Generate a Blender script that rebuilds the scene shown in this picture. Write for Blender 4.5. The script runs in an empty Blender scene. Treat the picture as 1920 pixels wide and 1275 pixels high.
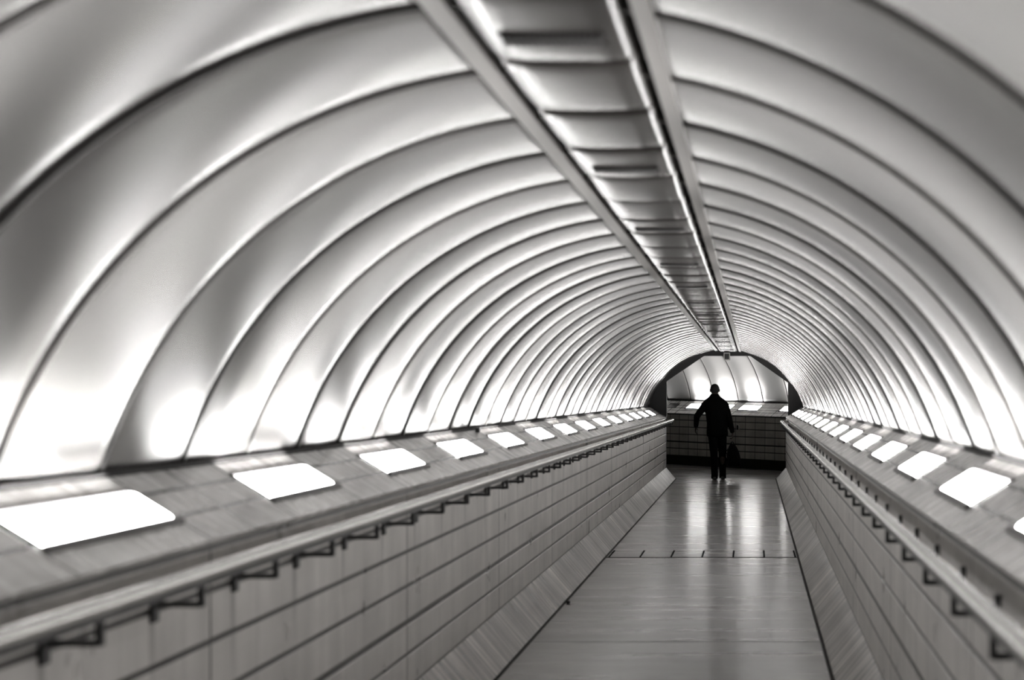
import bpy, bmesh, math, random
from mathutils import Vector, Matrix

random.seed(7)
S = bpy.context.scene
COL = S.collection
PI = math.pi

# ------------------------------------------------------------------ materials
def new_mat(name):
    m = bpy.data.materials.new(name); m.use_nodes = True
    nt = m.node_tree
    b = next(n for n in nt.nodes if n.type == 'BSDF_PRINCIPLED')
    return m, nt, b

def simple(name, col, rough=0.5, metal=0.0, coat=0.0, coat_r=0.1, spec=0.5):
    m, nt, b = new_mat(name)
    b.inputs['Base Color'].default_value = (*col, 1)
    b.inputs['Roughness'].default_value = rough
    b.inputs['Metallic'].default_value = metal
    b.inputs['Coat Weight'].default_value = coat
    b.inputs['Coat Roughness'].default_value = coat_r
    b.inputs['Specular IOR Level'].default_value = spec
    return m

class NT:
    """small helper to write node graphs"""
    def __init__(s, nt): s.nt = nt
    def n(s, t, **kw):
        nd = s.nt.nodes.new(t)
        for k, v in kw.items(): setattr(nd, k, v)
        return nd
    def put(s, sock, v):
        if isinstance(v, bpy.types.NodeSocket): s.nt.links.new(v, sock)
        else: sock.default_value = v
    def math(s, op, a, b=0.0, c=None, clamp=False):
        nd = s.n('ShaderNodeMath', operation=op); nd.use_clamp = clamp
        s.put(nd.inputs[0], a); s.put(nd.inputs[1], b)
        if c is not None: s.put(nd.inputs[2], c)
        return nd.outputs[0]
    def line(s, v, pos, w, soft=0.5):
        d = s.math('ABSOLUTE', s.math('SUBTRACT', v, pos))
        mr = s.n('ShaderNodeMapRange'); mr.clamp = True
        s.put(mr.inputs[0], d); mr.inputs[1].default_value = w * soft; mr.inputs[2].default_value = w
        mr.inputs[3].default_value = 1; mr.inputs[4].default_value = 0
        return mr.outputs[0]
    def repeat(s, u, phase, pitch, w):
        f = s.math('FRACT', s.math('ADD', s.math('DIVIDE', s.math('SUBTRACT', u, phase), pitch), 100.5))
        d = s.math('MULTIPLY', s.math('SUBTRACT', f, 0.5), pitch)
        return s.line(d, 0.0, w)
    def mx(s, *a):
        r = a[0]
        for x in a[1:]: r = s.math('MAXIMUM', r, x)
        return r
    def noise(s, vec, scale, detail=3, rough=0.5):
        nd = s.n('ShaderNodeTexNoise'); s.put(nd.inputs['Vector'], vec)
        nd.inputs['Scale'].default_value = scale; nd.inputs['Detail'].default_value = detail
        nd.inputs['Roughness'].default_value = rough
        return nd.outputs[0]
    def scale(s, vec, sc):
        nd = s.n('ShaderNodeVectorMath', operation='MULTIPLY'); s.put(nd.inputs[0], vec)
        nd.inputs[1].default_value = sc
        return nd.outputs[0]
    def rng(s, v, a, b, c, d):
        mr = s.n('ShaderNodeMapRange'); s.put(mr.inputs[0], v)
        for i, x in enumerate((a, b, c, d)): s.put(mr.inputs[i + 1], x)
        return mr.outputs[0]
    def mix(s, f, a, b):
        nd = s.n('ShaderNodeMix', data_type='RGBA')
        s.put(nd.inputs[0], f)
        s.put(nd.inputs[6], a if isinstance(a, bpy.types.NodeSocket) else (*a, 1))
        s.put(nd.inputs[7], b if isinstance(b, bpy.types.NodeSocket) else (*b, 1))
        return nd.outputs[2]
    def bump(s, h, strength, dist, normal=None):
        nd = s.n('ShaderNodeBump'); nd.inputs['Strength'].default_value = strength
        nd.inputs['Distance'].default_value = dist; s.put(nd.inputs['Height'], h)
        if normal is not None: s.put(nd.inputs['Normal'], normal)
        return nd.outputs[0]

ROWS = (1.012, .857, .694, .372)
def wall_material(name, base, joint_phase, joint_pitch, fine_pitch, drip_phase=None):
    m, nt, b = new_mat(name); g = NT(nt)
    uv = g.n('ShaderNodeUVMap').outputs[0]
    sp = g.n('ShaderNodeSeparateXYZ'); g.put(sp.inputs[0], uv); u, v = sp.outputs[0], sp.outputs[1]
    lines = [g.line(v, r, .0115) for r in ROWS]
    lines += [g.line(v, .524, .018), g.line(v, .211, .012), g.line(v, 1.140, .014)]
    strong = g.mx(*lines, g.repeat(u, joint_phase, joint_pitch, .014)) if joint_pitch else g.mx(*lines)
    fine = g.repeat(u, joint_phase, fine_pitch, .006 if joint_pitch else .011)
    # each tile a slightly different tone, and dirt run down the glaze in streaks
    cell = g.n('ShaderNodeCombineXYZ')
    g.put(cell.inputs[0], g.math('FLOOR', g.math('DIVIDE', g.math('SUBTRACT', u, joint_phase), fine_pitch)))
    g.put(cell.inputs[1], g.math('FLOOR', g.math('DIVIDE', v, .16)))
    wn = g.n('ShaderNodeTexWhiteNoise'); g.put(wn.inputs[0], cell.outputs[0])
    streak = g.noise(g.scale(uv, (7, .45, 1)), 1.0, 2, .5)
    blot = g.noise(g.scale(uv, (1.3, 1.5, 1)), 1.6, 3)
    k = g.math('MULTIPLY', g.rng(wn.outputs[0], 0, 1, .97, 1.03), g.rng(streak, .3, .7, .90, 1.08))
    k = g.math('MULTIPLY', k, g.rng(blot, .3, .7, .85, 1.12))
    if drip_phase is not None:
        dr = g.repeat(u, drip_phase, .90, .035)
        dv = g.math('MULTIPLY', g.rng(v, .99, .72, 1, 0), g.rng(v, 1.03, 1.02, 0, 1))
        k = g.math('MULTIPLY', k, g.math('SUBTRACT', 1.0, g.math('MULTIPLY', g.math('MULTIPLY', dr, dv, clamp=True), .45)))
    colr = g.mix(1.0, base, base)
    vm = g.n('ShaderNodeVectorMath', operation='SCALE'); g.put(vm.inputs[0], colr); g.put(vm.inputs['Scale'], k)
    c = g.mix(g.math('MULTIPLY', fine, .14 if joint_pitch else .8), vm.outputs[0], (.035, .033, .03))
    c = g.mix(strong, c, (.012, .011, .010))
    g.put(b.inputs['Base Color'], c)
    g.put(b.inputs['Roughness'], g.rng(blot, .3, .7, .27, .33))
    h = g.math('MULTIPLY', strong if joint_pitch else g.mx(strong, g.math('MULTIPLY', fine, .3)), -1.0)
    g.put(b.inputs['Normal'], g.bump(h, .6, .006))
    return m

def ledge_material(name, rows, lamp_phase, lamp_pitch):
    m, nt, b = new_mat(name); g = NT(nt)
    uv = g.n('ShaderNodeUVMap').outputs[0]
    sp = g.n('ShaderNodeSeparateXYZ'); g.put(sp.inputs[0], uv); u, v = sp.outputs[0], sp.outputs[1]
    joints = g.mx(*[g.repeat(u, lamp_phase + o, lamp_pitch, .012) for o in (-.03, 1.23, 1.23 + (lamp_pitch - 1.26) / 2)])
    l = g.mx(*[g.line(v, r, .010) for r in rows], joints)
    n1 = g.noise(g.scale(uv, (2.6, 5.0, 1)), 1.3, 5, .62)
    n2 = g.noise(g.scale(uv, (9, 3.0, 1)), 1.0, 3, .5)
    cell = g.n('ShaderNodeCombineXYZ')
    g.put(cell.inputs[0], g.math('FLOOR', g.math('DIVIDE', g.math('SUBTRACT', u, lamp_phase), lamp_pitch / 8)))
    g.put(cell.inputs[1], g.math('ADD', g.math('GREATER_THAN', v, rows[0]), g.math('GREATER_THAN', v, rows[1])))
    wn = g.n('ShaderNodeTexWhiteNoise'); g.put(wn.inputs[0], cell.outputs[0])
    f = g.rng(g.math('ADD', g.math('ADD', n1, g.math('MULTIPLY', n2, .5)), g.math('MULTIPLY', wn.outputs[0], .22)), .45, .95, 0, 1)
    c = g.mix(f, (.42, .405, .39), (.98, .97, .95))
    c = g.mix(l, c, (.03, .028, .027))
    g.put(b.inputs['Base Color'], c)
    g.put(b.inputs['Roughness'], g.rng(n2, .3, .7, .14, .32))
    pass
    g.put(b.inputs['Normal'], g.bump(g.math('MULTIPLY', l, -1.0), .5, .005))
    return m

def floor_material():
    m, nt, b = new_mat('worn_floor'); g = NT(nt)
    tc = g.n('ShaderNodeTexCoord').outputs['Object']
    sp = g.n('ShaderNodeSeparateXYZ'); g.put(sp.inputs[0], tc); x, y = sp.outputs[0], sp.outputs[1]
    seam = g.mx(g.line(y, 20.9, .085), g.math('MULTIPLY', g.line(y, 13.78, .045), .8), g.math('MULTIPLY', g.line(y, 13.15, .03), .4),
                g.math('MULTIPLY', g.line(y, 38.3, .05), .5))
    # the short open joints that meet the cross seam, one tile apart
    tick = g.math('MULTIPLY', g.repeat(x, -1.10, .305, .017),
                  g.math('MULTIPLY', g.math('GREATER_THAN', y, 20.95), g.math('LESS_THAN', y, 21.85)))
    longj = g.math('MULTIPLY', g.line(x, .125, .006), g.rng(g.noise(g.scale(tc, (1, 1.2, 1)), 2.0), .42, .6, .1, .6))
    bands = g.noise(g.scale(tc, (.25, 3.0, 1)), 1.0, 4, .5)
    soft = g.noise(g.scale(tc, (1.6, .5, 1)), 1.0, 4, .6)
    spots = g.noise(tc, 3.0, 6, .7)
    f = g.math('MULTIPLY', g.rng(bands, .3, .7, .88, 1.1), g.math('MULTIPLY', g.rng(soft, .3, .7, .75, 1.2), g.rng(spots, .3, .7, .85, 1.12)))
    vm = g.n('ShaderNodeVectorMath', operation='SCALE'); vm.inputs[0].default_value = (.21, .202, .193); g.put(vm.inputs['Scale'], f)
    gutter = g.math('MULTIPLY', g.mx(g.line(x, -1.442, .013), g.line(x, .457, .013)), g.math('LESS_THAN', y, 40.38))
    dark = g.mx(seam, tick, longj, gutter)
    g.put(b.inputs['Base Color'], g.mix(dark, vm.outputs[0], (.008, .008, .008)))
    g.put(b.inputs['Roughness'], g.rng(bands, .3, .7, .24, .34))
    g.put(b.inputs['Coat Weight'], g.math('MULTIPLY', g.math('SUBTRACT', 1.0, dark), .6)); b.inputs['Coat Roughness'].default_value = .14
    g.put(b.inputs['Specular IOR Level'], g.math('MULTIPLY', g.math('SUBTRACT', 1.0, dark), .6))
    n = g.bump(g.noise(g.scale(tc, (.5, 9, 1)), 1.0, 4, .6), .12, .012)
    n = g.bump(g.math('MULTIPLY', dark, -1.0), .5, .004, n)
    g.put(b.inputs['Normal'], n)
    return m

def skirting_material():
    m, nt, b = new_mat('scuffed_skirting'); g = NT(nt)
    uv = g.n('ShaderNodeUVMap').outputs[0]
    s1 = g.noise(g.scale(uv, (9, .7, 1)), 1.0, 5, .7)
    s2 = g.noise(g.scale(uv, (1.1, .4, 1)), 1.0, 3, .5)
    f = g.math('MULTIPLY', g.rng(s1, .40, .60, .28, 1.5), g.rng(s2, .35, .65, .6, 1.3))
    vm = g.n('ShaderNodeVectorMath', operation='SCALE'); vm.inputs[0].default_value = (.50, .48, .46); g.put(vm.inputs['Scale'], f)
    sp = g.n('ShaderNodeSeparateXYZ'); g.put(sp.inputs[0], uv)
    j = g.repeat(sp.outputs[0], 1.0, 1.83, .008)
    g.put(b.inputs['Base Color'], g.mix(j, vm.outputs[0], (.02, .02, .02)))
    g.put(b.inputs['Roughness'], g.rng(s1, .3, .7, .22, .5))
    g.put(b.inputs['Normal'], g.bump(s1, .25, .01))
    return m

def emit(name, col, strength):
    m, nt, b = new_mat(name)
    b.inputs['Base Color'].default_value = (.8, .8, .8, 1)
    b.inputs['Emission Color'].default_value = (*col, 1)
    b.inputs['Emission Strength'].default_value = strength
    return m

def panel_material(name, col, axis='Y'):
    m, nt, b = new_mat(name); g = NT(nt)
    tc = g.n('ShaderNodeTexCoord').outputs['Object']
    b.inputs['Base Color'].default_value = (*col, 1)
    n1 = g.noise(g.scale(tc, (1.2, 1.2, 1.2)), 1.0, 3)
    g.put(b.inputs['Roughness'], g.rng(n1, .3, .7, PR[0], PR[1]))
    b.inputs['Specular IOR Level'].default_value = PR[2]
    b.inputs['Metallic'].default_value = PR[3]
    b.inputs['Coat Weight'].default_value = PR[5]
    b.inputs['Coat Roughness'].default_value = .12
    b.inputs['Anisotropic'].default_value = PR[4]
    b.inputs['Anisotropic Rotation'].default_value = PR[6]
    tg = g.n('ShaderNodeTangent'); tg.direction_type = 'RADIAL'; tg.axis = axis
    g.put(b.inputs['Tangent'], tg.outputs[0])
    return m

PR = (.24, .24, .5, .58, .92, .0, 0.0)
LAMP_E = 14.0
M = {
    'panel': panel_material('enamel_vault_panel', (.185, .181, .178)),
    'panel_c': simple('enamel_corridor_panel', (.27, .265, .26), .4, 0, .3, .2),
    'backing': simple('black_backing', (.012, .011, .011), .8),
    'ribdark': simple('dark_seam_rubber', (.018, .017, .016), .35),
    'wall_l': wall_material('glazed_wall_tiles', (.74, .715, .69), 6.40, 3.65, .304, 4.876),
    'wall_r': wall_material('glazed_wall_tiles_facing', (.74, .715, .69), 6.20, 3.65, .304, 4.60),
    'wall_c': wall_material('corridor_wall_tiles', (.55, .53, .49), .1, None, .31),
    'ledge_l': ledge_material('mottled_ledge_tiles', (.134, .257), 5.16, 2.44),
    'ledge_r': ledge_material('mottled_ledge_tiles_facing', (.134, .257), 4.75, 2.37),
    'ledge_c': ledge_material('corridor_ledge_tiles', (.12, .22, .32), 0.3, .86 + 1.0),
    'floor': floor_material(),
    'skirt': skirting_material(),
    'black_base': simple('black_baseboard', (.012, .012, .011), .35),
    'lamp': emit('lit_diffuser', (1, .985, .97), LAMP_E),
    'lamp_dead': simple('unlit_diffuser', (.02, .02, .02), .3),
    'lampframe': simple('dark_lamp_frame', (.022, .018, .018), .4),
    'rail': simple('satin_steel_rail', (.85, .84, .81), .26, .7),
    'bracket': simple('black_iron_bracket', (.010, .010, .010), .45),
    'cover': simple('brushed_cover_metal', (.030, .027, .025), .22, .4),
    'lip': simple('pale_edge_trim', (.24, .23, .22), .28, .5),
    'portal': simple('dark_portal_paint', (.018, .017, .0175), .55),
    'portal_edge_light': simple('painted_portal_edge_light', (.9, .89, .87), .4),
    'boxgrey': simple('grey_plastic', (.55, .54, .52), .4),
    'black': simple('black_plastic', (.006, .006, .006), .35),
    'jacket': simple('black_jacket_cloth', (.0025, .0025, .0025), 1, spec=.0),  # black cloth; the backlit shade is put into the figure's tones too
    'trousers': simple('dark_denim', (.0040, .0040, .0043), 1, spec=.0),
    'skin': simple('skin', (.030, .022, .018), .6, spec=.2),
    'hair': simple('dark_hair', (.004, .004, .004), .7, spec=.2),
    'shoe': simple('dark_shoe_leather', (.008, .008, .008), .5),
    'sole': simple('pale_shoe_sole', (.20, .19, .18), .6),
    'bag': simple('black_bag_nylon', (.003, .003, .003), .9, spec=.05),
    'buckle': simple('bright_bag_buckle', (.5, .5, .5), .3, .8),
    'paper': simple('white_paper', (.8, .8, .78), .7),
    'crumb': simple('dark_grit', (.01, .01, .01), .8),
}

# ------------------------------------------------------------------ mesh helpers
def link(name, bm, mat, parent=None, smooth=False):
    me = bpy.data.meshes.new(name)
    bmesh.ops.recalc_face_normals(bm, faces=bm.faces[:])
    bm.to_mesh(me); bm.free()
    if smooth:
        for p in me.polygons: p.use_smooth = True
    me.materials.append(mat)
    o = bpy.data.objects.new(name, me); COL.objects.link(o)
    if parent: o.parent = parent
    return o

def tag(o, label=None, cat=None, group=None, kind=None):
    if label: o['label'] = label
    if cat: o['category'] = cat
    if group: o['group'] = group
    if kind: o['kind'] = kind
    return o

def empty(name, loc=(0, 0, 0), **kw):
    o = bpy.data.objects.new(name, None); COL.objects.link(o); o.location = loc
    o.empty_display_size = .1
    return tag(o, **kw)

def box(bm, c, s, R=None):
    vs = []
    for dx in (-.5, .5):
        for dy in (-.5, .5):
            for dz in (-.5, .5):
                p = Vector((dx * s[0], dy * s[1], dz * s[2]))
                if R: p = R @ p
                vs.append(bm.verts.new(p + Vector(c)))
    for f in ((0, 1, 3, 2), (4, 6, 7, 5), (0, 4, 5, 1), (2, 3, 7, 6), (0, 2, 6, 4), (1, 5, 7, 3)):
        bm.faces.new([vs[i] for i in f])
    return vs

def prism_y(bm, prof, y0, y1, ny=1, closed=True, uv=True):
    """sweep an (x, z) profile along y; uv = metres along y and along the profile"""
    L = bm.loops.layers.uv.verify() if uv else None
    n = len(prof); acc = [0.0]
    for i in range(n):
        a, b = prof[i], prof[(i + 1) % n]
        acc.append(acc[-1] + math.hypot(a[0] - b[0], a[1] - b[1]))
    ys = [y0 + (y1 - y0) * i / ny for i in range(ny + 1)]
    g = [[bm.verts.new((p[0], y, p[1])) for p in prof] for y in ys]
    for j in range(ny):
        for i in range(n if closed else n - 1):
            f = bm.faces.new([g[j][i], g[j][(i + 1) % n], g[j + 1][(i + 1) % n], g[j + 1][i]])
            if L:
                for lp, (yy, vv) in zip(f.loops, ((ys[j], acc[i]), (ys[j], acc[i + 1]), (ys[j + 1], acc[i + 1]), (ys[j + 1], acc[i]))):
                    lp[L].uv = (yy, vv)
    if closed:
        bm.faces.new(g[0]); bm.faces.new(g[-1])

def tube(bm, pts, rad, seg=10, caps=True, up=Vector((0, 0, 1))):
    """tube through pts; rad = number, list of numbers or list of (rx, ry)"""
    pts = [Vector(p) for p in pts]; rings = []
    for i, p in enumerate(pts):
        d = (pts[min(i + 1, len(pts) - 1)] - pts[max(i - 1, 0)]).normalized()
        a = up.cross(d)
        if a.length < 1e-3: a = Vector((1, 0, 0))
        a.normalize(); b = d.cross(a).normalized()
        r = rad[i] if isinstance(rad, (list, tuple)) else rad
        rx, ry = r if isinstance(r, (list, tuple)) else (r, r)
        rings.append([bm.verts.new(p + a * (rx * math.cos(2 * PI * k / seg)) + b * (ry * math.sin(2 * PI * k / seg))) for k in range(seg)])
    for q in range(len(rings) - 1):
        for k in range(seg):
            bm.faces.new([rings[q][k], rings[q][(k + 1) % seg], rings[q + 1][(k + 1) % seg], rings[q + 1][k]])
    if caps:
        bm.faces.new(rings[0]); bm.faces.new(rings[-1])

def loft(bm, rings, seg=20, power=2.0):
    """horizontal rings (x, y, z, rx, ry)"""
    R = []
    for (x, y, z, rx, ry) in rings:
        ring = []
        for k in range(seg):
            t = 2 * PI * k / seg; c, s = math.cos(t), math.sin(t)
            e = 2.0 / power
            ring.append(bm.verts.new((x + rx * math.copysign(abs(c) ** e, c), y + ry * math.copysign(abs(s) ** e, s), z)))
        R.append(ring)
    for q in range(len(R) - 1):
        for k in range(seg):
            bm.faces.new([R[q][k], R[q][(k + 1) % seg], R[q + 1][(k + 1) % seg], R[q + 1][k]])
    bm.faces.new(R[0]); bm.faces.new(R[-1])

def blob(bm, c, r, R=None, u=16, v=12):
    """ellipsoid"""
    res = bmesh.ops.create_uvsphere(bm, u_segments=u, v_segments=v, radius=1.0)
    for w in res['verts']:
        p = Vector((w.co.x * r[0], w.co.y * r[1], w.co.z * r[2]))
        if R: p = R @ p
        w.co = p + Vector(c)

def remesh(o, size, smooth=6):
    m = o.modifiers.new('Remesh', 'REMESH'); m.mode = 'VOXEL'; m.voxel_size = size; m.use_smooth_shade = True
    if smooth:
        s = o.modifiers.new('Smooth', 'SMOOTH'); s.iterations = smooth; s.factor = .5

def copy_part(src, parent, loc=None):
    c = src.copy(); COL.objects.link(c); c.parent = parent
    if loc is not None: c.location = loc
    return c

ORD = 'first second third fourth fifth sixth seventh eighth ninth tenth eleventh twelfth thirteenth fourteenth fifteenth sixteenth seventeenth eighteenth'.split()

# ------------------------------------------------------------------ tunnel constants (floor z = 0, camera at x = 0, y = 0)
Y0, YE = -3.7, 40.4
XL, XR = -1.625, .64                     # tiled walls
CX, CZ, R = -.50, .92, 1.52              # vault circle
PITCH, SEAM0 = .92, 5.468
def sgn(side): return -1 if side == 'left' else 1

# floor
bm = bmesh.new()
prism_y(bm, [(-2.0, 0), (-2.0, -.25), (1.05, -.25), (1.05, 0)], Y0, YE, uv=False)
tag(link('floor', bm, M['floor']), kind='structure')

# walls, ledges, skirtings
for side in ('left', 'right'):
    s = sgn(side); xw = XL if s < 0 else XR
    X = lambda o: xw + s * o             # o = outwards from the wall face
    bm = bmesh.new()
    prism_y(bm, [(X(0), 0), (X(0), 1.15), (X(.45), 1.15), (X(.45), 0)], Y0, YE, 12)
    tag(link('wall_' + side, bm, M['wall_l' if s < 0 else 'wall_r']), kind='structure')
    bm = bmesh.new()
    L = bm.loops.layers.uv.verify()
    prism_y(bm, [(X(-.008), 1.163), (X(.295), 1.35), (X(.45), 1.35), (X(.45), 1.1505), (X(.01), 1.1505)], Y0, YE, 12)
    tag(link('trim_1' if s < 0 else 'trim_2', bm, M['ledge_l' if s < 0 else 'ledge_r']), kind='structure')
    bm = bmesh.new()
    prism_y(bm, [(X(-.178), 0.001), (X(0), .211), (X(0), .001)], Y0, YE - .02, 12)
    tag(link('baseboard_' + side, bm, M['skirt']), kind='structure')
    bm = bmesh.new()
    prism_y(bm, [(X(-.200), .0005), (X(-.198), .004), (X(-.180), .004), (X(-.179), .0005)], Y0, YE - .03, uv=False)
    tag(link('trim_8' if s < 0 else 'trim_9', bm, M['backing']), kind='structure')
    bm = bmesh.new()
    prism_y(bm, [(X(.298), 1.351), (X(.298), 1.366), (X(.36), 1.366), (X(.36), 1.351)], Y0, YE, uv=False)
    tag(link('trim_3' if s < 0 else 'trim_4', bm, M['backing']), kind='structure')

# vault: black shell behind, pressed panels in front
def shell(a0, a1, r0, r1, y0, y1, n=48):
    bm = bmesh.new(); prof = []
    for i in range(n + 1):
        a = a0 + (a1 - a0) * i / n; prof.append((CX + r0 * math.cos(a), CZ + r0 * math.sin(a)))
    for i in range(n, -1, -1):
        a = a0 + (a1 - a0) * i / n; prof.append((CX + r1 * math.cos(a), CZ + r1 * math.sin(a)))
    prism_y(bm, prof, y0, y1, uv=False)
    return bm
bm = shell(math.radians(12), math.radians(168), R + .045, R + .12, Y0, YE)
ceiling = tag(link('ceiling', bm, M['backing'], smooth=False), kind='structure')

def panel_mesh(a0, a1, width, rr, edge=.035, depth=.012, bulge=.007, na=44, base_curl=True):
    """one pressed panel: shallow pillow along the tunnel, rolled edges at both seams"""
    bm = bmesh.new(); ts = []
    w = width - .026
    for i in range(6): ts.append(edge * i / 5 * 1.0)
    for i in range(1, 8): ts.append(edge + (w - 2 * edge) * i / 8)
    for i in range(6): ts.append(w - edge + edge * i / 5)
    rows = []
    for t in ts:
        d = min(t, w - t)
        off = depth * (1 - math.sin(min(1, d / edge) * PI / 2)) if d < edge else 0
        off -= bulge * math.sin(PI * t / w)
        row = []
        for i in range(na + 1):
            a = a0 + (a1 - a0) * i / na
            o2 = 0
            if base_curl:
                k = min(1, i / 2.0); o2 = .0
            row.append(bm.verts.new(((rr + off + o2) * math.cos(a), t - w / 2, (rr + off + o2) * math.sin(a))))
        rows.append(row)
    for j in range(len(rows) - 1):
        for i in range(na):
            bm.faces.new([rows[j][i], rows[j][i + 1], rows[j + 1][i + 1], rows[j + 1][i]])
    return bm

AL0, AL1 = math.radians(180 - 16.6), math.radians(180 - 83.2)
AR0, AR1 = math.radians(16.6), math.radians(79.9)
proto = {}
nseam = int(round((YE - Y0) / PITCH))
for side, (a0, a1) in (('left', (AL0, AL1)), ('right', (AR0, AR1))):
    rnd = random.Random(11 if side == 'left' else 23)
    for k in range(nseam):
        y = SEAM0 + PITCH * (k - 10) + PITCH / 2
        if side not in proto:
            bm = panel_mesh(a0, a1, PITCH, R)
            o = link('vault_panel', bm, M['panel'], ceiling, smooth=True)
            sm = o.modifiers.new('Thickness', 'SOLIDIFY'); sm.thickness = .004; sm.offset = 0
            proto[side] = o
        else:
            o = copy_part(proto[side], ceiling)
        o.location = (CX, y, CZ)
        o.rotation_euler = (rnd.uniform(-.003, .003), 0, rnd.uniform(-.006, .006))

rib = None
for k in range(nseam + 1):
    y = SEAM0 + PITCH * (k - 10)
    if y > YE - .05 or y < Y0 + .05: continue
    if rib is None:
        bm = bmesh.new(); n_ = 90; g_ = []
        for i in range(n_ + 1):
            a_ = math.radians(16.8) + math.radians(146.4) * i / n_
            g_.append([bm.verts.new((rr_ * math.cos(a_), yy_, rr_ * math.sin(a_))) for rr_, yy_ in
                       ((R + .040, -.010), (R - .003, -.010), (R - .009, -.005), (R - .009, .005), (R - .003, .010), (R + .040, .010))])
        for i in range(n_):
            for j_ in range(6): bm.faces.new([g_[i][j_], g_[i][(j_ + 1) % 6], g_[i + 1][(j_ + 1) % 6], g_[i + 1][j_]])
        bm.faces.new(g_[0]); bm.faces.new(g_[-1])
        rib = link('seam_rib', bm, M['ribdark'], ceiling); o = rib
        tag(rib, label='thin dark seam strip')
    else: o = copy_part(rib, ceiling)
    o.location = (CX, y, CZ)

# ------------------------------------------------------------------ cover strip along the crown
strip = empty('ceiling_cover_strip', (-.445, 18, 2.39), label='dark metal cover strip with slotted vents running along the crown of the vault', cat='ceiling strip')
def world_child(o, parent):
    o.matrix_parent_inverse = Matrix.Translation(-Vector(parent.location)); return o
for (x0, x1) in ((-.690, -.642), (-.250, -.207)):
    bm = bmesh.new()
    zc = lambda x, d: CZ + math.sqrt((R + d) ** 2 - (x - CX) ** 2)
    prism_y(bm, [(x0, zc(x0, -.019)), (x0, zc(x0, .025)), (x1, zc(x1, .025)), (x1, zc(x1, -.019))], Y0, YE - .02, uv=False)
    world_child(link('edge_trim', bm, M['lip'], strip), strip)
bm = bmesh.new()
prism_y(bm, [(-.70, 2.451), (-.70, 2.47), (-.19, 2.47), (-.19, 2.451)], Y0, YE - .02, uv=False)
world_child(link('channel', bm, M['backing'], strip), strip)
def cover_mesh():
    bm = bmesh.new(); w = PITCH - .01; e = .05
    ts = [e * i / 4 for i in range(5)] + [e + (w - 2 * e) * i / 6 for i in range(1, 6)] + [w - e + e * i / 4 for i in range(5)]
    xs = [(-.168, .030), (-.162, .012), (-.146, .002), (-.09, -.001), (0, -.002), (.09, -.001), (.146, .002), (.162, .012), (.168, .030)]
    g = []
    for t in ts:
        d = min(t, w - t); o = .014 * (1 - math.sin(min(1, d / e) * PI / 2)) - .004 * math.sin(PI * t / w)
        g.append([bm.verts.new((x, t - w / 2, z + o)) for x, z in xs])
    for j in range(len(g) - 1):
        for i in range(len(xs) - 1):
            bm.faces.new([g[j][i], g[j][i + 1], g[j + 1][i + 1], g[j + 1][i]])
    return bm
cov = None; vent = None; rnd = random.Random(5)
for k in range(nseam):
    y = 5.13 + PITCH * (k - 9) - PITCH / 2
    if y > YE - .5: break
    if cov is None:
        cov = link('cover_panel', cover_mesh(), M['cover'], strip, smooth=True); o = cov
        sm = o.modifiers.new('Thickness', 'SOLIDIFY'); sm.thickness = .003; sm.offset = 0
    else: o = copy_part(cov, strip)
    o.location = Vector((-.445, y, 2.40)) - Vector(strip.location)
    o.rotation_euler = (rnd.uniform(-.010, .010), rnd.uniform(-.006, .006), 0)
    if (k - 9) % 3 == 0:
        if vent is None:
            bm = bmesh.new()
            for i in range(16):
                box(bm, (-.105 + .014 * i, 0, -.002), (.0095, .13, .012))
            for yy in (-.064, .064):
                box(bm, (0, yy, .0005), (.235, .012, .007))
            vent = link('vent_slots', bm, M['backing'], strip); o = vent
        else: o = copy_part(vent, strip)
        o.location = Vector((-.445, y + .10, 2.394)) - Vector(strip.location)
        tag(o, label='black slotted vent')

# ------------------------------------------------------------------ recessed uplights in the ledges
def rounded(bm, w, h, r, z0, z1, n=5):
    pts = []
    for (cx, cy, a) in ((w / 2 - r, h / 2 - r, 0), (-w / 2 + r, h / 2 - r, 90), (-w / 2 + r, -h / 2 + r, 180), (w / 2 - r, -h / 2 + r, 270)):
        for i in range(n + 1):
            t = math.radians(a + 90 * i / n); pts.append((cx + r * math.cos(t), cy + r * math.sin(t)))
    A = [bm.verts.new((p[0], p[1], z0)) for p in pts]
    B = [bm.verts.new((p[0] * (1 - .016 / w), p[1] * (1 - .016 / h), z1)) for p in pts]
    m = len(pts)
    for i in range(m): bm.faces.new([A[i], A[(i + 1) % m], B[(i + 1) % m], B[i]])
    bm.faces.new(A[::-1]); bm.faces.new(B)

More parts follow.
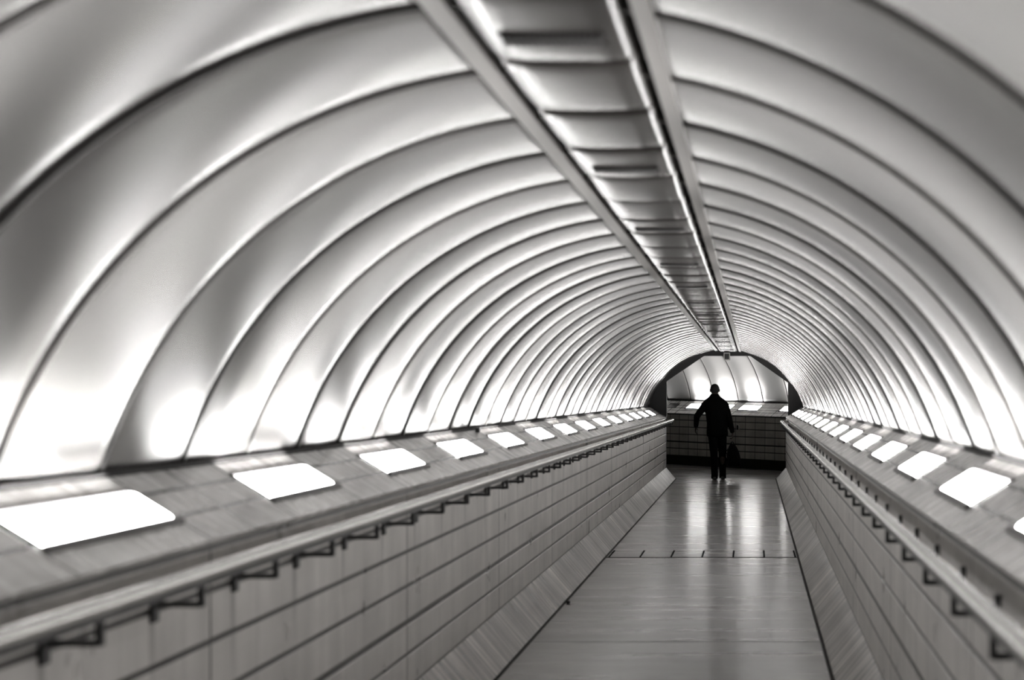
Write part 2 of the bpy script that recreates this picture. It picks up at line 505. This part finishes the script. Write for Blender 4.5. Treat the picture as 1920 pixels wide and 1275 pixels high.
def lamp_parts(w, h):
    bm = bmesh.new()
    t = .014
    box(bm, (0, h / 2 + t / 2, .0025), (w + 2 * t, t, .005)); box(bm, (0, -h / 2 - .011, .006), (w + 2 * t, .022, .012))
    box(bm, (w / 2 + t / 2, 0, .0025), (t, h, .005)); box(bm, (-w / 2 - t / 2, 0, .0025), (t, h, .005))
    f = link('frame', bm, M['lampframe'])
    bm = bmesh.new(); rounded(bm, w - .004, h - .004, .022, .001, .006)
    d = link('diffuser', bm, M['lamp'])
    return f, d
ANG = math.atan2(1.35 - 1.163, .303)
lp_proto = lamp_parts(1.20, .158)
first = True
BEAMS = ((82, 58, 4.2), (38, 56, 7.6), (2, 48, 6.6))     # tilt from the ledge normal towards the vault, spread, watts
def tube_light(parent, w, h, scale=1.0):
    """fluorescent battens behind the diffuser edge, their reflectors throwing narrow sheets of light up the vault"""
    for i, (tilt, spread, watts) in enumerate(BEAMS):
        key = 'batten_%d_%d' % (int(w * 100), i)
        la = bpy.data.lights.get(key)
        if la is None:
            la = bpy.data.lights.new(key, 'AREA'); la.shape = 'RECTANGLE'
            la.size = w - .06; la.size_y = .018; la.energy = watts * scale; la.color = (1, .985, .97)
            la.spread = math.radians(spread)
        lo = bpy.data.objects.new('tube_light', la); COL.objects.link(lo); lo.parent = parent
        lo.location = (0, h / 2 - .001 - .011 * (2 - i), (.0065, .0085, .0105)[i]); lo.rotation_euler = (PI - math.radians(tilt), 0, 0)
def place_lamp(pos, rot, label, group, parts, use_first=False, dead=False):
    t = empty('ledge_light', pos, label=label, cat='light', group=group); t.rotation_euler = rot
    for p in parts:
        if use_first: p.parent = t
        else: copy_part(p, t, (0, 0, 0))
    return t
used = False
for side, yfirst, pitch in (('left', 5.16, 2.44), ('right', 4.75, 2.37)):
    s = sgn(side); xw = XL if s < 0 else XR
    c = .195                                        # distance up the slope from the nosing
    x = xw + s * (-.008 + c * math.cos(ANG) + .0) ; z = 1.163 + c * math.sin(ANG) + .001
    ks = range(-3, 15)
    n_vis = 0
    for k in ks:
        y = yfirst + pitch * k
        if y + 1.2 > YE - .35: break
        if (side == 'left' and k < 0) or (side == 'right' and k < 1 and y + 1.2 < 5.96):
            if y + 1.2 < Y0 + .1: continue
            lab = 'lit rectangular uplight in the %s ledge beside the camera, before the picture begins' % side
        else:
            lab = 'lit rectangular uplight set in the %s ledge, %s from the camera end' % (side, ORD[n_vis]); n_vis += 1
        # local x = along the tunnel, local y = up the slope, z = normal
        ax = Vector((0, 1, 0)) if s > 0 else Vector((0, -1, 0))
        up = Vector((s * math.cos(ANG), 0, math.sin(ANG)))
        nz = ax.cross(up)
        if nz.z < 0: ax = -ax; nz = ax.cross(up)
        mt = Matrix((ax, up, nz)).transposed()
        tt = place_lamp((x, y + .6, z), mt.to_euler(), lab, 'uplights in the %s ledge' % side, lp_proto, use_first=not used)
        tube_light(tt, 1.20, .158)
        used = True

# ------------------------------------------------------------------ handrails
def bracket_mesh(s, gap):
    bm = bmesh.new()
    box(bm, (0, 0, -.052), (.016, .024, .074)); box(bm, (s * (gap - .010) / 2, 0, -.083), (gap - .010, .024, .016))
    return bm
def rose_mesh(s, gap):
    bm = bmesh.new()
    box(bm, (s * (gap - .007), 0, -.083), (.014, .052, .098))
    tube(bm, [(s * (gap - .012), 0, -.078), (s * (gap - .034), 0, -.078)], [.017, .010], 10)
    bmesh.ops.bevel(bm, geom=[e for e in bm.edges], offset=.0018, segments=1, affect='EDGES')
    return bm
for side, xr, zr, y1, ph in (('left', -1.49, 1.114, 40.25, 4.876), ('right', .52, 1.118, 37.6, 4.60)):
    s = sgn(side); xw = XL if s < 0 else XR; gap = abs(xw - xr)
    t = empty('handrail', (xr, 18, zr), cat='handrail',
              label='pale round metal handrail on black brackets along the %s tiled wall' % side)
    bm = bmesh.new()
    pts = [(0, Y0 - 18, 0)]
    n = 40
    rr = random.Random(3 if s < 0 else 4)
    for i in range(1, n + 1):
        yy = Y0 + (y1 - .06 - Y0) * i / n
        pts.append((rr.uniform(-.0006, .0006), yy - 18, rr.uniform(-.0010, .0010)))
    pts += [(s * .012, y1 - .015 - 18, 0), (s * .035, y1 - 18, 0), (s * (gap - .001), y1 - 18, 0)]
    tube(bm, pts, .0215, 16)
    link('rail', bm, M['rail'], t, smooth=True)
    bm = bmesh.new(); box(bm, (0, (Y0 + y1 - .2) / 2 - 18, -.026), (.026, y1 - .2 - Y0, .012))  # dark strip added to stand for the shadow line beneath the rail
    tag(link('rail_shade_bar', bm, M['bracket'], t), label='black flat bar added for the shade under the rail')
    br = link('bracket', bracket_mesh(s, gap), M['bracket'], t)
    ro = link('wall_plate', rose_mesh(s, gap), M['bracket'], br)
    k = -1
    firstb = True
    while True:
        y = ph + .90 * k; k += 1
        if y > y1 - .1: break
        if firstb: b = br; firstb = False
        else:
            b = copy_part(br, t); copy_part(ro, b)
        b.location = (0, y - 18, 0)

# ------------------------------------------------------------------ portal at the far end
def Zp(z): return z + 1.6
op = [(-1.618, 1.19), (-1.618, 1.843), (-.91, 2.323), (-.033, 2.323), (.683, 1.817), (.683, 1.17)]
def portal(y0, y1):
    bm = bmesh.new()
    outer = [(-4.6, 1.19), (-4.6, 3.3), (-.91, 3.3), (-.033, 3.3), (3.2, 3.3), (3.2, 1.17)]
    inn = op; rings = []
    for y in (y0, y1):
        rings.append(([bm.verts.new((p[0], y, p[1])) for p in outer], [bm.verts.new((p[0], y, p[1])) for p in inn]))
    n = len(op)
    for (O, I) in rings:
        for i in range(n - 1): bm.faces.new([O[i], O[i + 1], I[i + 1], I[i]])
    (O0, I0), (O1, I1) = rings
    for i in range(n - 1):
        bm.faces.new([O0[i], O0[i + 1], O1[i + 1], O1[i]]); bm.faces.new([I0[i], I0[i + 1], I1[i + 1], I1[i]])
    bm.faces.new([O0[0], I0[0], I1[0], O1[0]]); bm.faces.new([O0[-1], I0[-1], I1[-1], O1[-1]])
    # the sides under the opening
    box(bm, ((-4.6 + XL) / 2, (y0 + y1) / 2, .594), (4.6 + XL, y1 - y0, 1.190))
    box(bm, ((3.2 + XR) / 2, (y0 + y1) / 2, .584), (3.2 - XR, y1 - y0, 1.170))
    return bm
tag(link('wall_back', portal(YE, YE + .14), M['portal']), kind='structure')
bm = bmesh.new()
box(bm, (-1.612, YE - .004, 1.50), (.010, .012, .66))  # pale strip painted in for corridor light catching the left reveal
tag(link('trim_edge_light', bm, M['portal_edge_light']), kind='structure')

t = empty('ceiling_box', (-.475, YE - .05, 2.30), cat='box', label='small grey box with a square black face mounted over the far opening')
bm = bmesh.new(); box(bm, (0, 0, .012), (.125, .09, .145)); bmesh.ops.bevel(bm, geom=bm.edges[:], offset=.006, segments=2, affect='EDGES')
link('housing', bm, M['boxgrey'], t)
bm = bmesh.new(); box(bm, (0, -.047, .012), (.085, .006, .105)); bmesh.ops.bevel(bm, geom=bm.edges[:], offset=.002, segments=1, affect='EDGES')
tag(link('screen', bm, M['black'], t), label='black square face')
bm = bmesh.new(); tube(bm, [(0, .01, .08), (0, .01, .105), (0, .048, .105)], .01, 8)
link('mount', bm, M['black'], t)

# ------------------------------------------------------------------ crossing corridor behind the portal
A = Vector((-1.93, 48.4)); B = Vector((.725, 45.6)); e2 = (B - A).normalized(); out = Vector((-e2.y, e2.x))   # out = into the far wall
if out.y < 0: out = -out
_e3 = Vector((e2.x, e2.y, -.0158)).normalized(); _u3 = _e3.cross(Vector((out.x, out.y, 0))).normalized()
CM = Matrix(((_e3.x, out.x, _u3.x, A.x), (_e3.y, out.y, _u3.y, A.y), (_e3.z, 0, _u3.z, .014), (0, 0, 0, 1)))
def s_at(px, off=0.0):
    """distance along the corridor at which a point `off` behind its tiled face is seen at column px"""
    m = (px - 1410) / 4000.0
    P = A + out * off                   # X = m*Y : P.x + s*e.x = m (P.y + s*e.y)
    return (m * P.y - P.x) / (e2.x - m * e2.y)
def cor(o, parent=None):
    if parent is None: o.matrix_world = CM
    return o
def prism_x(bm, prof, x0, x1, nx=1):
    L = bm.loops.layers.uv.verify(); n = len(prof); acc = [0.0]
    for i in range(n):
        a, b = prof[i], prof[(i + 1) % n]; acc.append(acc[-1] + math.hypot(a[0] - b[0], a[1] - b[1]))
    g = [[bm.verts.new((x0 + (x1 - x0) * j / nx, p[0], p[1])) for p in prof] for j in range(nx + 1)]
    for j in range(nx):
        for i in range(n):
            f = bm.faces.new([g[j][i], g[j][(i + 1) % n], g[j + 1][(i + 1) % n], g[j + 1][i]])
            xa, xb = x0 + (x1 - x0) * j / nx, x0 + (x1 - x0) * (j + 1) / nx
            for lp, q in zip(f.loops, ((xa, acc[i]), (xa, acc[i + 1]), (xb, acc[i + 1]), (xb, acc[i]))): lp[L].uv = q
    bm.faces.new(g[0]); bm.faces.new(g[-1])
SX0, SX1 = -5.5, 8.5
bm = bmesh.new(); prism_x(bm, [(0, 0), (0, 1.15), (.8, 1.15), (.8, 0)], SX0, SX1)
cor(tag(link('wall_far', bm, M['wall_c']), kind='structure'))
bm = bmesh.new(); prism_x(bm, [(-.02, .001), (-.02, .214), (-.001, .214), (-.001, .001)], SX0, SX1)
cor(tag(link('baseboard_far', bm, M['black_base']), kind='structure'))
LR, LH = .42, .27
bm = bmesh.new(); prism_x(bm, [(-.01, 1.163), (LR, 1.163 + LH), (.8, 1.163 + LH), (.8, 1.151), (0, 1.151)], SX0, SX1)
cor(tag(link('trim_6', bm, M['ledge_c']), kind='structure'))
bm = bmesh.new(); prism_x(bm, [(LR + .003, 1.163 + LH + .001), (LR + .003, 1.163 + LH + .018), (LR + .09, 1.163 + LH + .018), (LR + .09, 1.163 + LH + .001)], SX0, SX1)
cor(tag(link('trim_7', bm, M['backing']), kind='structure'))
# floor of the corridor
bm = bmesh.new()
def cp(x, y, z): return CM @ Vector((x, y, z))
q = [Vector((-5.2, YE, -.002)), Vector((3.4, YE, -.002)), cp(7.0, .3, 0), cp(-5.3, .3, 0)]
q2 = [v - Vector((0, 0, .2)) for v in q]
a = [bm.verts.new(v) for v in q]; b_ = [bm.verts.new(v) for v in q2]
bm.faces.new(a); bm.faces.new(b_[::-1])
for i in range(4): bm.faces.new([a[i], a[(i + 1) % 4], b_[(i + 1) % 4], b_[i]])
tag(link('floor', bm, M['floor']), kind='structure')
# vault of the corridor
CR = 2.0; cz = 1.10; cy = LR + .035 - 1.984 + 0.02
seams = [s_at(p, LR) for p in (1291, 1341, 1393.5, 1438, 1474)]
pw = (seams[-1] - seams[0]) / 4
bm = bmesh.new(); prof = []
for i in range(25):
    t_ = math.radians(4 + 106 * i / 24); prof.append((cy + (CR + .05) * math.cos(t_), cz + (CR + .05) * math.sin(t_)))
for i in range(24, -1, -1):
    t_ = math.radians(4 + 106 * i / 24); prof.append((cy + (CR + .1) * math.cos(t_), cz + (CR + .1) * math.sin(t_)))
prism_x(bm, prof, SX0, SX1)
cv = cor(tag(link('ceiling', bm, M['backing']), kind='structure'))
pm = None
for k in range(-5, 10):
    sx = seams[0] + pw * (k + .5)
    if sx < SX0 + .5 or sx > SX1 - .5: continue
    if pm is None:
        b0 = panel_mesh(math.radians(9.6), math.radians(108), pw, CR, na=40)
        for v in b0.verts: v.co = Vector((v.co.y, v.co.x, v.co.z))
        pm = link('vault_panel', b0, M['panel_c'], cv, smooth=True); o = pm
        sm = o.modifiers.new('Thickness', 'SOLIDIFY'); sm.thickness = .004; sm.offset = 0
    else: o = copy_part(pm, cv)
    o.location = (sx, cy, cz)
# corridor uplights
cl = lamp_parts(.60, .20)
CA = math.atan2(LH, LR + .01)
cused = False
spots = [(1262, 'unlit'), (1308, 'lit'), (1356, 'lit'), (1407, 'lit'), (1485, 'lit'), (1550, 'out'), (1215, 'out')]
lab = {1308: 'lit uplight in the crossing corridor ledge, left of the walking person',
       1356: 'lit uplight in the crossing corridor ledge, partly behind the walking person',
       1407: 'lit uplight in the crossing corridor ledge, first clear to the right of the person',
       1485: 'lit uplight in the crossing corridor ledge, cut by the right edge of the opening',
       1262: 'unlit black uplight at the left end of the crossing corridor ledge',
       1550: 'lit uplight in the crossing corridor ledge, hidden behind the right portal side',
       1215: 'lit uplight in the crossing corridor ledge, hidden behind the left portal side'}
cc = .30
for px, state in spots:
    sx = s_at(px, .27)
    P = CM @ Vector((sx, -.01 + cc * math.cos(CA), 1.163 + cc * math.sin(CA) + .001))
    ax = Vector((e2.x, e2.y, -.0158)).normalized(); up = Vector((out.x * math.cos(CA), out.y * math.cos(CA), math.sin(CA))); nz = ax.cross(up).normalized()
    up = nz.cross(ax)
    t = place_lamp(P, Matrix((ax, up, nz)).transposed().to_euler(), lab[px], 'uplights in the corridor ledge', cl, use_first=not cused)
    cused = True
    if state != 'unlit': tube_light(t, .60, .20, .33)
    if state == 'unlit':
        # its own, dark, smaller unit
        for c_ in list(t.children):
            if c_.name.startswith('diffuser'):
                d0 = c_; 
        nd = d0.copy(); nd.data = d0.data.copy(); COL.objects.link(nd)
        nd.data.materials.clear(); nd.data.materials.append(M['lamp_dead'])
        d0.parent = None; nd.parent = t; nd.name = 'diffuser'
        t.scale = (.55, .8, 1)
        dd = d0

# the first (unlit) unit lent its mesh to the others; drop the loose original
bpy.data.objects.remove(dd)

# wall call box on the corridor wall
sx = s_at(1384, 0)
P = cp(sx, -.022, 1.6 - 1.6 + .895)
t = empty('wall_box', P, cat='box', label='small dark oval wall unit on the far tiled wall, right of the person')
t.rotation_euler = Matrix((e2.to_3d(), out.to_3d(), Vector((0, 0, 1)))).transposed().to_euler()
bm = bmesh.new(); box(bm, (0, 0, 0), (.085, .040, .125)); bmesh.ops.bevel(bm, geom=bm.edges[:], offset=.014, segments=3, affect='EDGES')
link('housing', bm, M['boxgrey'], t, smooth=True)
bm = bmesh.new(); box(bm, (.012, -.022, 0), (.050, .006, .10)); bmesh.ops.bevel(bm, geom=bm.edges[:], offset=.002, segments=1, affect='EDGES')
tag(link('cover', bm, M['black'], t), label='black front plate')

# ------------------------------------------------------------------ the person
PX, PY = -.635, 39.45
person_z = 0
def V(*a): return Vector(a)
FR = .0                                    # feet
# joints (x right, y forward, z up) in the person's own frame
hipL, hipR = V(-.085, .0, .90), V(.075, .0, .90)
knL, knR = V(-.068, .00, .50), V(.088, .11, .50)
anL, anR = V(-.055, -.10, .085), V(.090, .15, .085)
shL, shR = V(-.215, .0, 1.425), V(.130, .0, 1.425)
elL, elR = V(-.385, -.04, 1.185), V(.215, -.03, 1.145)
wrL, wrR = V(-.405, .11, .995), V(.277, .045, .885)

def limb(bm, pts, rads, seg=14):
    out_p, out_r = [], []
    for i in range(len(pts) - 1):
        for k in range(4):
            f = k / 4.0
            out_p.append(pts[i].lerp(pts[i + 1], f)); out_r.append(rads[i] * (1 - f) + rads[i + 1] * f)
    out_p.append(pts[-1]); out_r.append(rads[-1])
    tube(bm, out_p, out_r, seg, up=V(.1, 1, .05))

def hand(bm, wr, d, palm_n, curl, thumb_side):
    """palm box-like ellipsoid, five separate fingers bent at two knuckles, thumb from the side"""
    d = d.normalized(); palm_n = (palm_n - d * palm_n.dot(d)).normalized(); sd = d.cross(palm_n).normalized() * thumb_side
    Rm = Matrix((sd, palm_n, d)).transposed()
    tube(bm, [wr - d * .02, wr + d * .02, wr + d * .05, wr + d * .088], [(.022, .026), (.018, .034), (.015, .040), (.012, .038)], 12, up=sd)
    blob(bm, wr + d * .048, (.040, .015, .050), Rm)
    for i, ln in enumerate((.068, .076, .072, .056)):
        off = (.030 - .0195 * i)
        p0 = wr + d * .078 + sd * off
        a1, a2, a3 = curl * .45, curl * 1.05, curl * 1.6
        q0 = p0; pts = [q0]
        for a_, f in ((a1, .45), (a2, .32), (a3, .23)):
            q0 = q0 + (d * math.cos(a_) + palm_n * math.sin(a_)) * ln * f * 1.05; pts.append(q0)
        tube(bm, pts, [.0088, .0084, .0077, .0062], 8, up=sd)
    p0 = wr + d * .022 + sd * .030
    q1 = p0 + (d * .6 + sd * .65 + palm_n * .25).normalized() * .036
    q2 = q1 + (d * .85 + sd * .1 + palm_n * .5).normalized() * .028
    tube(bm, [p0, q1, q2], [.0125, .0098, .0075], 8, up=palm_n)

bm = bmesh.new()
# head and neck
Hc = V(-.054, .012, 1.665)
blob(bm, Hc + V(0, 0, .020), (.080, .100, .098), u=24, v=18)
blob(bm, Hc + V(0, .030, -.042), (.060, .066, .078), u=20, v=14)
blob(bm, Hc + V(0, .098, -.012), (.013, .020, .022))                 # nose
blob(bm, Hc + V(0, .088, -.055), (.026, .012, .010))                 # mouth
blob(bm, Hc + V(0, .080, -.092), (.024, .016, .016))                 # chin
for sx_ in (-1, 1):
    blob(bm, Hc + V(sx_ * .084, -.004, .004), (.011, .020, .032))    # ears
    blob(bm, Hc + V(sx_ * .030, .086, .016), (.014, .010, .010))     # eyes
    blob(bm, Hc + V(sx_ * .030, .088, .032), (.020, .008, .005))     # brow
limb(bm, [V(-.045, -.012, 1.46), V(-.05, .0, 1.60)], [.060, .054])
# trunk
loft(bm, [(0, 0, .84, .13, .09), (0, 0, .90, .165, .110), (-.005, 0, .98, .155, .10), (-.015, 0, 1.10, .138, .095), (-.03, 0, 1.24, .160, .110),
          (-.04, 0, 1.36, .175, .112), (-.043, 0, 1.44, .150, .090), (-.045, 0, 1.50, .075, .065)])
for h, k_, a_ in ((hipL, knL, anL), (hipR, knR, anR)):
    limb(bm, [h + V(0, 0, .03), h - V(0, 0, .06), k_, k_ - V(0, .015, .10), a_], [.082, .085, .056, .055, .036])
    limb(bm, [a_ + V(0, -.03, -.045), a_ + V(0, .05, -.045), a_ + V(0, .14, -.055)], [.030, .032, .020])
for s_, e_, w_ in ((shL, elL, wrL), (shR, elR, wrR)):
    limb(bm, [s_, s_.lerp(e_, .5), e_, e_.lerp(w_, .4), w_], [.052, .046, .038, .036, .025])
hand(bm, wrL, (wrL - elL) + V(0, -.07, -.12), V(1, -.1, 0), .55, -1)
hand(bm, wrR, V(.02, .0, -1), V(-1, 0, 0), 1.35, 1)
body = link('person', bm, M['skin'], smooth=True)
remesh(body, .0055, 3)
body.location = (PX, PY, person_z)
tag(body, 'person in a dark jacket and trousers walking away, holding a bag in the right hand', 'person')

bm = bmesh.new()
blob(bm, Hc + V(0, -.010, .030), (.084, .101, .097), u=24, v=18)
for v in list(bm.verts):
    # leave the face free: pull the front lower half back inside the skull
    r_ = v.co - Hc
    if r_.y > .035 and r_.z < .055: v.co = Hc + V(r_.x * .72, .02, max(r_.z, .0) * .9)
    if r_.z < -.045: v.co.z = Hc.z - .045
link('hair', bm, M['hair'], body, smooth=True)

# jacket
bm = bmesh.new()
loft(bm, [(-.006, 0, .815, .190, .125), (-.006, 0, .85, .200, .132), (-.008, 0, .93, .196, .130), (-.014, 0, 1.06, .186, .124), (-.028, 0, 1.20, .190, .128),
          (-.038, 0, 1.32, .208, .134), (-.044, -.005, 1.40, .236, .130), (-.048, -.008, 1.45, .228, .120), (-.053, -.008, 1.495, .182, .102),
          (-.055, -.006, 1.535, .122, .086), (-.055, -.002, 1.575, .084, .075), (-.054, 0, 1.605, .073, .070)], 28, 2.3)
for s_, e_, w_ in ((shL, elL, wrL), (shR, elR, wrR)):
    limb(bm, [s_ + V(0.03 if s_.x < -.1 else -.03, 0, .0), s_.lerp(e_, .15), s_.lerp(e_, .55), e_, e_.lerp(w_, .45), w_ + (e_ - w_) * .02], [.072, .073, .066, .060, .052, .043], 16)
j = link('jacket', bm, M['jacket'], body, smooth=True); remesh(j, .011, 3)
bm = bmesh.new()
tube(bm, [(-.052 + .066 * math.cos(t_), -.002 + .067 * math.sin(t_), 1.582 - .010 * math.sin(t_)) for t_ in [2 * PI * i / 20 for i in range(21)]], .013, 8)
link('collar', bm, M['jacket'], j, smooth=True)

# trousers
bm = bmesh.new()
loft(bm, [(-.004, 0, .80, .150, .110), (-.004, 0, .86, .175, .118), (-.006, 0, .95, .168, .112), (-.008, 0, 1.0, .160, .106)], 24)
for h, k_, a_ in ((hipL, knL, anL), (hipR, knR, anR)):
    limb(bm, [h + V(0, 0, .0), h - V(0, 0, .08), h.lerp(k_, .55), k_, k_.lerp(a_, .45), a_ + V(0, 0, .05), a_ + V(0, .008, -.045)],
         [.092, .096, .086, .071, .067, .062, .064], 16)
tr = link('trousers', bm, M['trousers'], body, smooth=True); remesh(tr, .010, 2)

# shoes
for a_, rx in ((anL, 0), (anR, 0)):
    bm = bmesh.new()
    c0 = V(a_.x, a_.y, 0)
    tube(bm, [c0 + V(0, -.072, .045), c0 + V(0, -.055, .045), c0 + V(0, 0, .052), c0 + V(0, .08, .042), c0 + V(0, .15, .034), c0 + V(0, .185, .028)],
         [(.020, .022), (.036, .034), (.039, .040), (.043, .030), (.045, .024), (.022, .014)], 16, up=V(0, 0, 1))
    sh = link('shoe', bm, M['shoe'], body, smooth=True)
    sh.data.transform(Matrix.Identity(4))
    bm = bmesh.new()
    loft(bm, [(c0.x, c0.y + .055, .001, .042, .132), (c0.x, c0.y + .055, .016, .044, .136)], 24, 2.6)
    link('sole', bm, M['sole'], sh)

# bag held in the right hand
bag = empty('backpack', (PX + .30, PY + .03, .27), cat='bag', label='black backpack hanging by its handle from the right hand of the person')
bm = bmesh.new()
loft(bm, [(.0, 0, .00, .105, .055), (.0, 0, .012, .122, .070), (.0, 0, .10, .130, .078), (-.008, 0, .20, .120, .076), (-.018, 0, .30, .096, .068),
          (-.026, 0, .37, .066, .050), (-.028, 0, .405, .036, .030)], 28, 2.8)
bo = link('body', bm, M['bag'], bag, smooth=True)
bm = bmesh.new()
loft(bm, [(.01, .075, .03, .080, .020), (.01, .080, .05, .088, .030), (.008, .080, .15, .085, .030), (.004, .072, .19, .070, .020)], 20, 2.8)
link('front_pocket', bm, M['bag'], bag, smooth=True)
bm = bmesh.new()
tube(bm, [(-.06, 0, .385), (-.052, 0, .43), (-.030, 0, .452), (-.010, 0, .43), (.0, 0, .385)], .009, 8, up=V(0, 1, 0))
link('handle', bm, M['bag'], bag, smooth=True)
for x_ in (-.075, .055):
    bm = bmesh.new()
    tube(bm, [(x_ * .4 - .02, -.045, .375), (x_ - .02, -.082, .31), (x_ * 1.25 - .02, -.092, .20), (x_ * 1.35, -.088, .09), (x_ * 1.2, -.070, .02)], [(.022, .006)] * 5, 8, up=V(0, 1, 0))
    link('shoulder_strap', bm, M['bag'], bag, smooth=True)
bm = bmesh.new()
tube(bm, [(-.09, -.02, .33), (-.135, -.03, .29), (-.140, -.03, .24), (-.118, -.03, .20)], .006, 8)
link('side_strap', bm, M['bag'], bag, smooth=True)
bm = bmesh.new(); box(bm, (-.112, -.048, .262), (.018, .012, .030))
tag(link('buckle', bm, M['buckle'], bag), label='bright buckle')

# ------------------------------------------------------------------ small things
bm = bmesh.new()
g = [[bm.verts.new((i * .012 - .02, j_ * .014 - .02, .003 + .009 * abs(math.sin(i * 1.7 + j_ * 2.1)))) for j_ in range(4)] for i in range(4)]
for i in range(3):
    for j_ in range(3): bm.faces.new([g[i][j_], g[i + 1][j_], g[i + 1][j_ + 1], g[i][j_ + 1]])
o = link('paper_scrap', bm, M['paper']); o.location = (.405, 24.9, .001)
sm = o.modifiers.new('Thickness', 'SOLIDIFY'); sm.thickness = .001
tag(o, 'tiny crumpled white scrap on the floor against the right skirting', 'litter')
bm = bmesh.new(); blob(bm, (0, 0, .010), (.018, .022, .010), u=10, v=8)
o = link('grit_lump', bm, M['crumb'], smooth=True); o.location = (-1.405, 16.3, 0)
tag(o, 'small dark lump of grit on the floor beside the left skirting', 'litter')
bm = bmesh.new(); box(bm, (0, 0, .016), (.03, .075, .032)); bmesh.ops.bevel(bm, geom=bm.edges[:], offset=.003, segments=1, affect='EDGES')
o = link('black_clip', bm, M['black']); o.location = (-1.885, 14.55, 1.338)
o.location = (XL - .262, 14.7, 1.336)
tag(o, 'small black block standing on the left ledge at the foot of the vault', 'clip')

# ------------------------------------------------------------------ world, camera
w = bpy.data.worlds.new('World'); S.world = w; w.use_nodes = True
w.node_tree.nodes['Background'].inputs[0].default_value = (0, 0, 0, 1)
cam = bpy.data.cameras.new('Camera'); co = bpy.data.objects.new('Camera', cam); COL.objects.link(co)
co.location = (0, 0, 1.6); co.rotation_euler = (PI / 2, 0, 0)
cam.sensor_width = 36; cam.lens = 75.0
cam.shift_x = -(1410 - 960) / 1920; cam.shift_y = (739 - 637.5) / 1920
cam.clip_start = .05; cam.clip_end = 200
cam.dof.use_dof = True; cam.dof.focus_distance = 37.0; cam.dof.aperture_fstop = 3.4
S.camera = co
S.view_settings.view_transform = 'Standard'; S.view_settings.look = 'None'
S.view_settings.gamma = 1; S.view_settings.use_curve_mapping = False
S.view_settings.exposure = 1.0
S.cycles.max_bounces = 5; S.cycles.diffuse_bounces = 3; S.cycles.glossy_bounces = 3
S.cycles.adaptive_threshold = .02
S.cycles.sample_clamp_indirect = 3
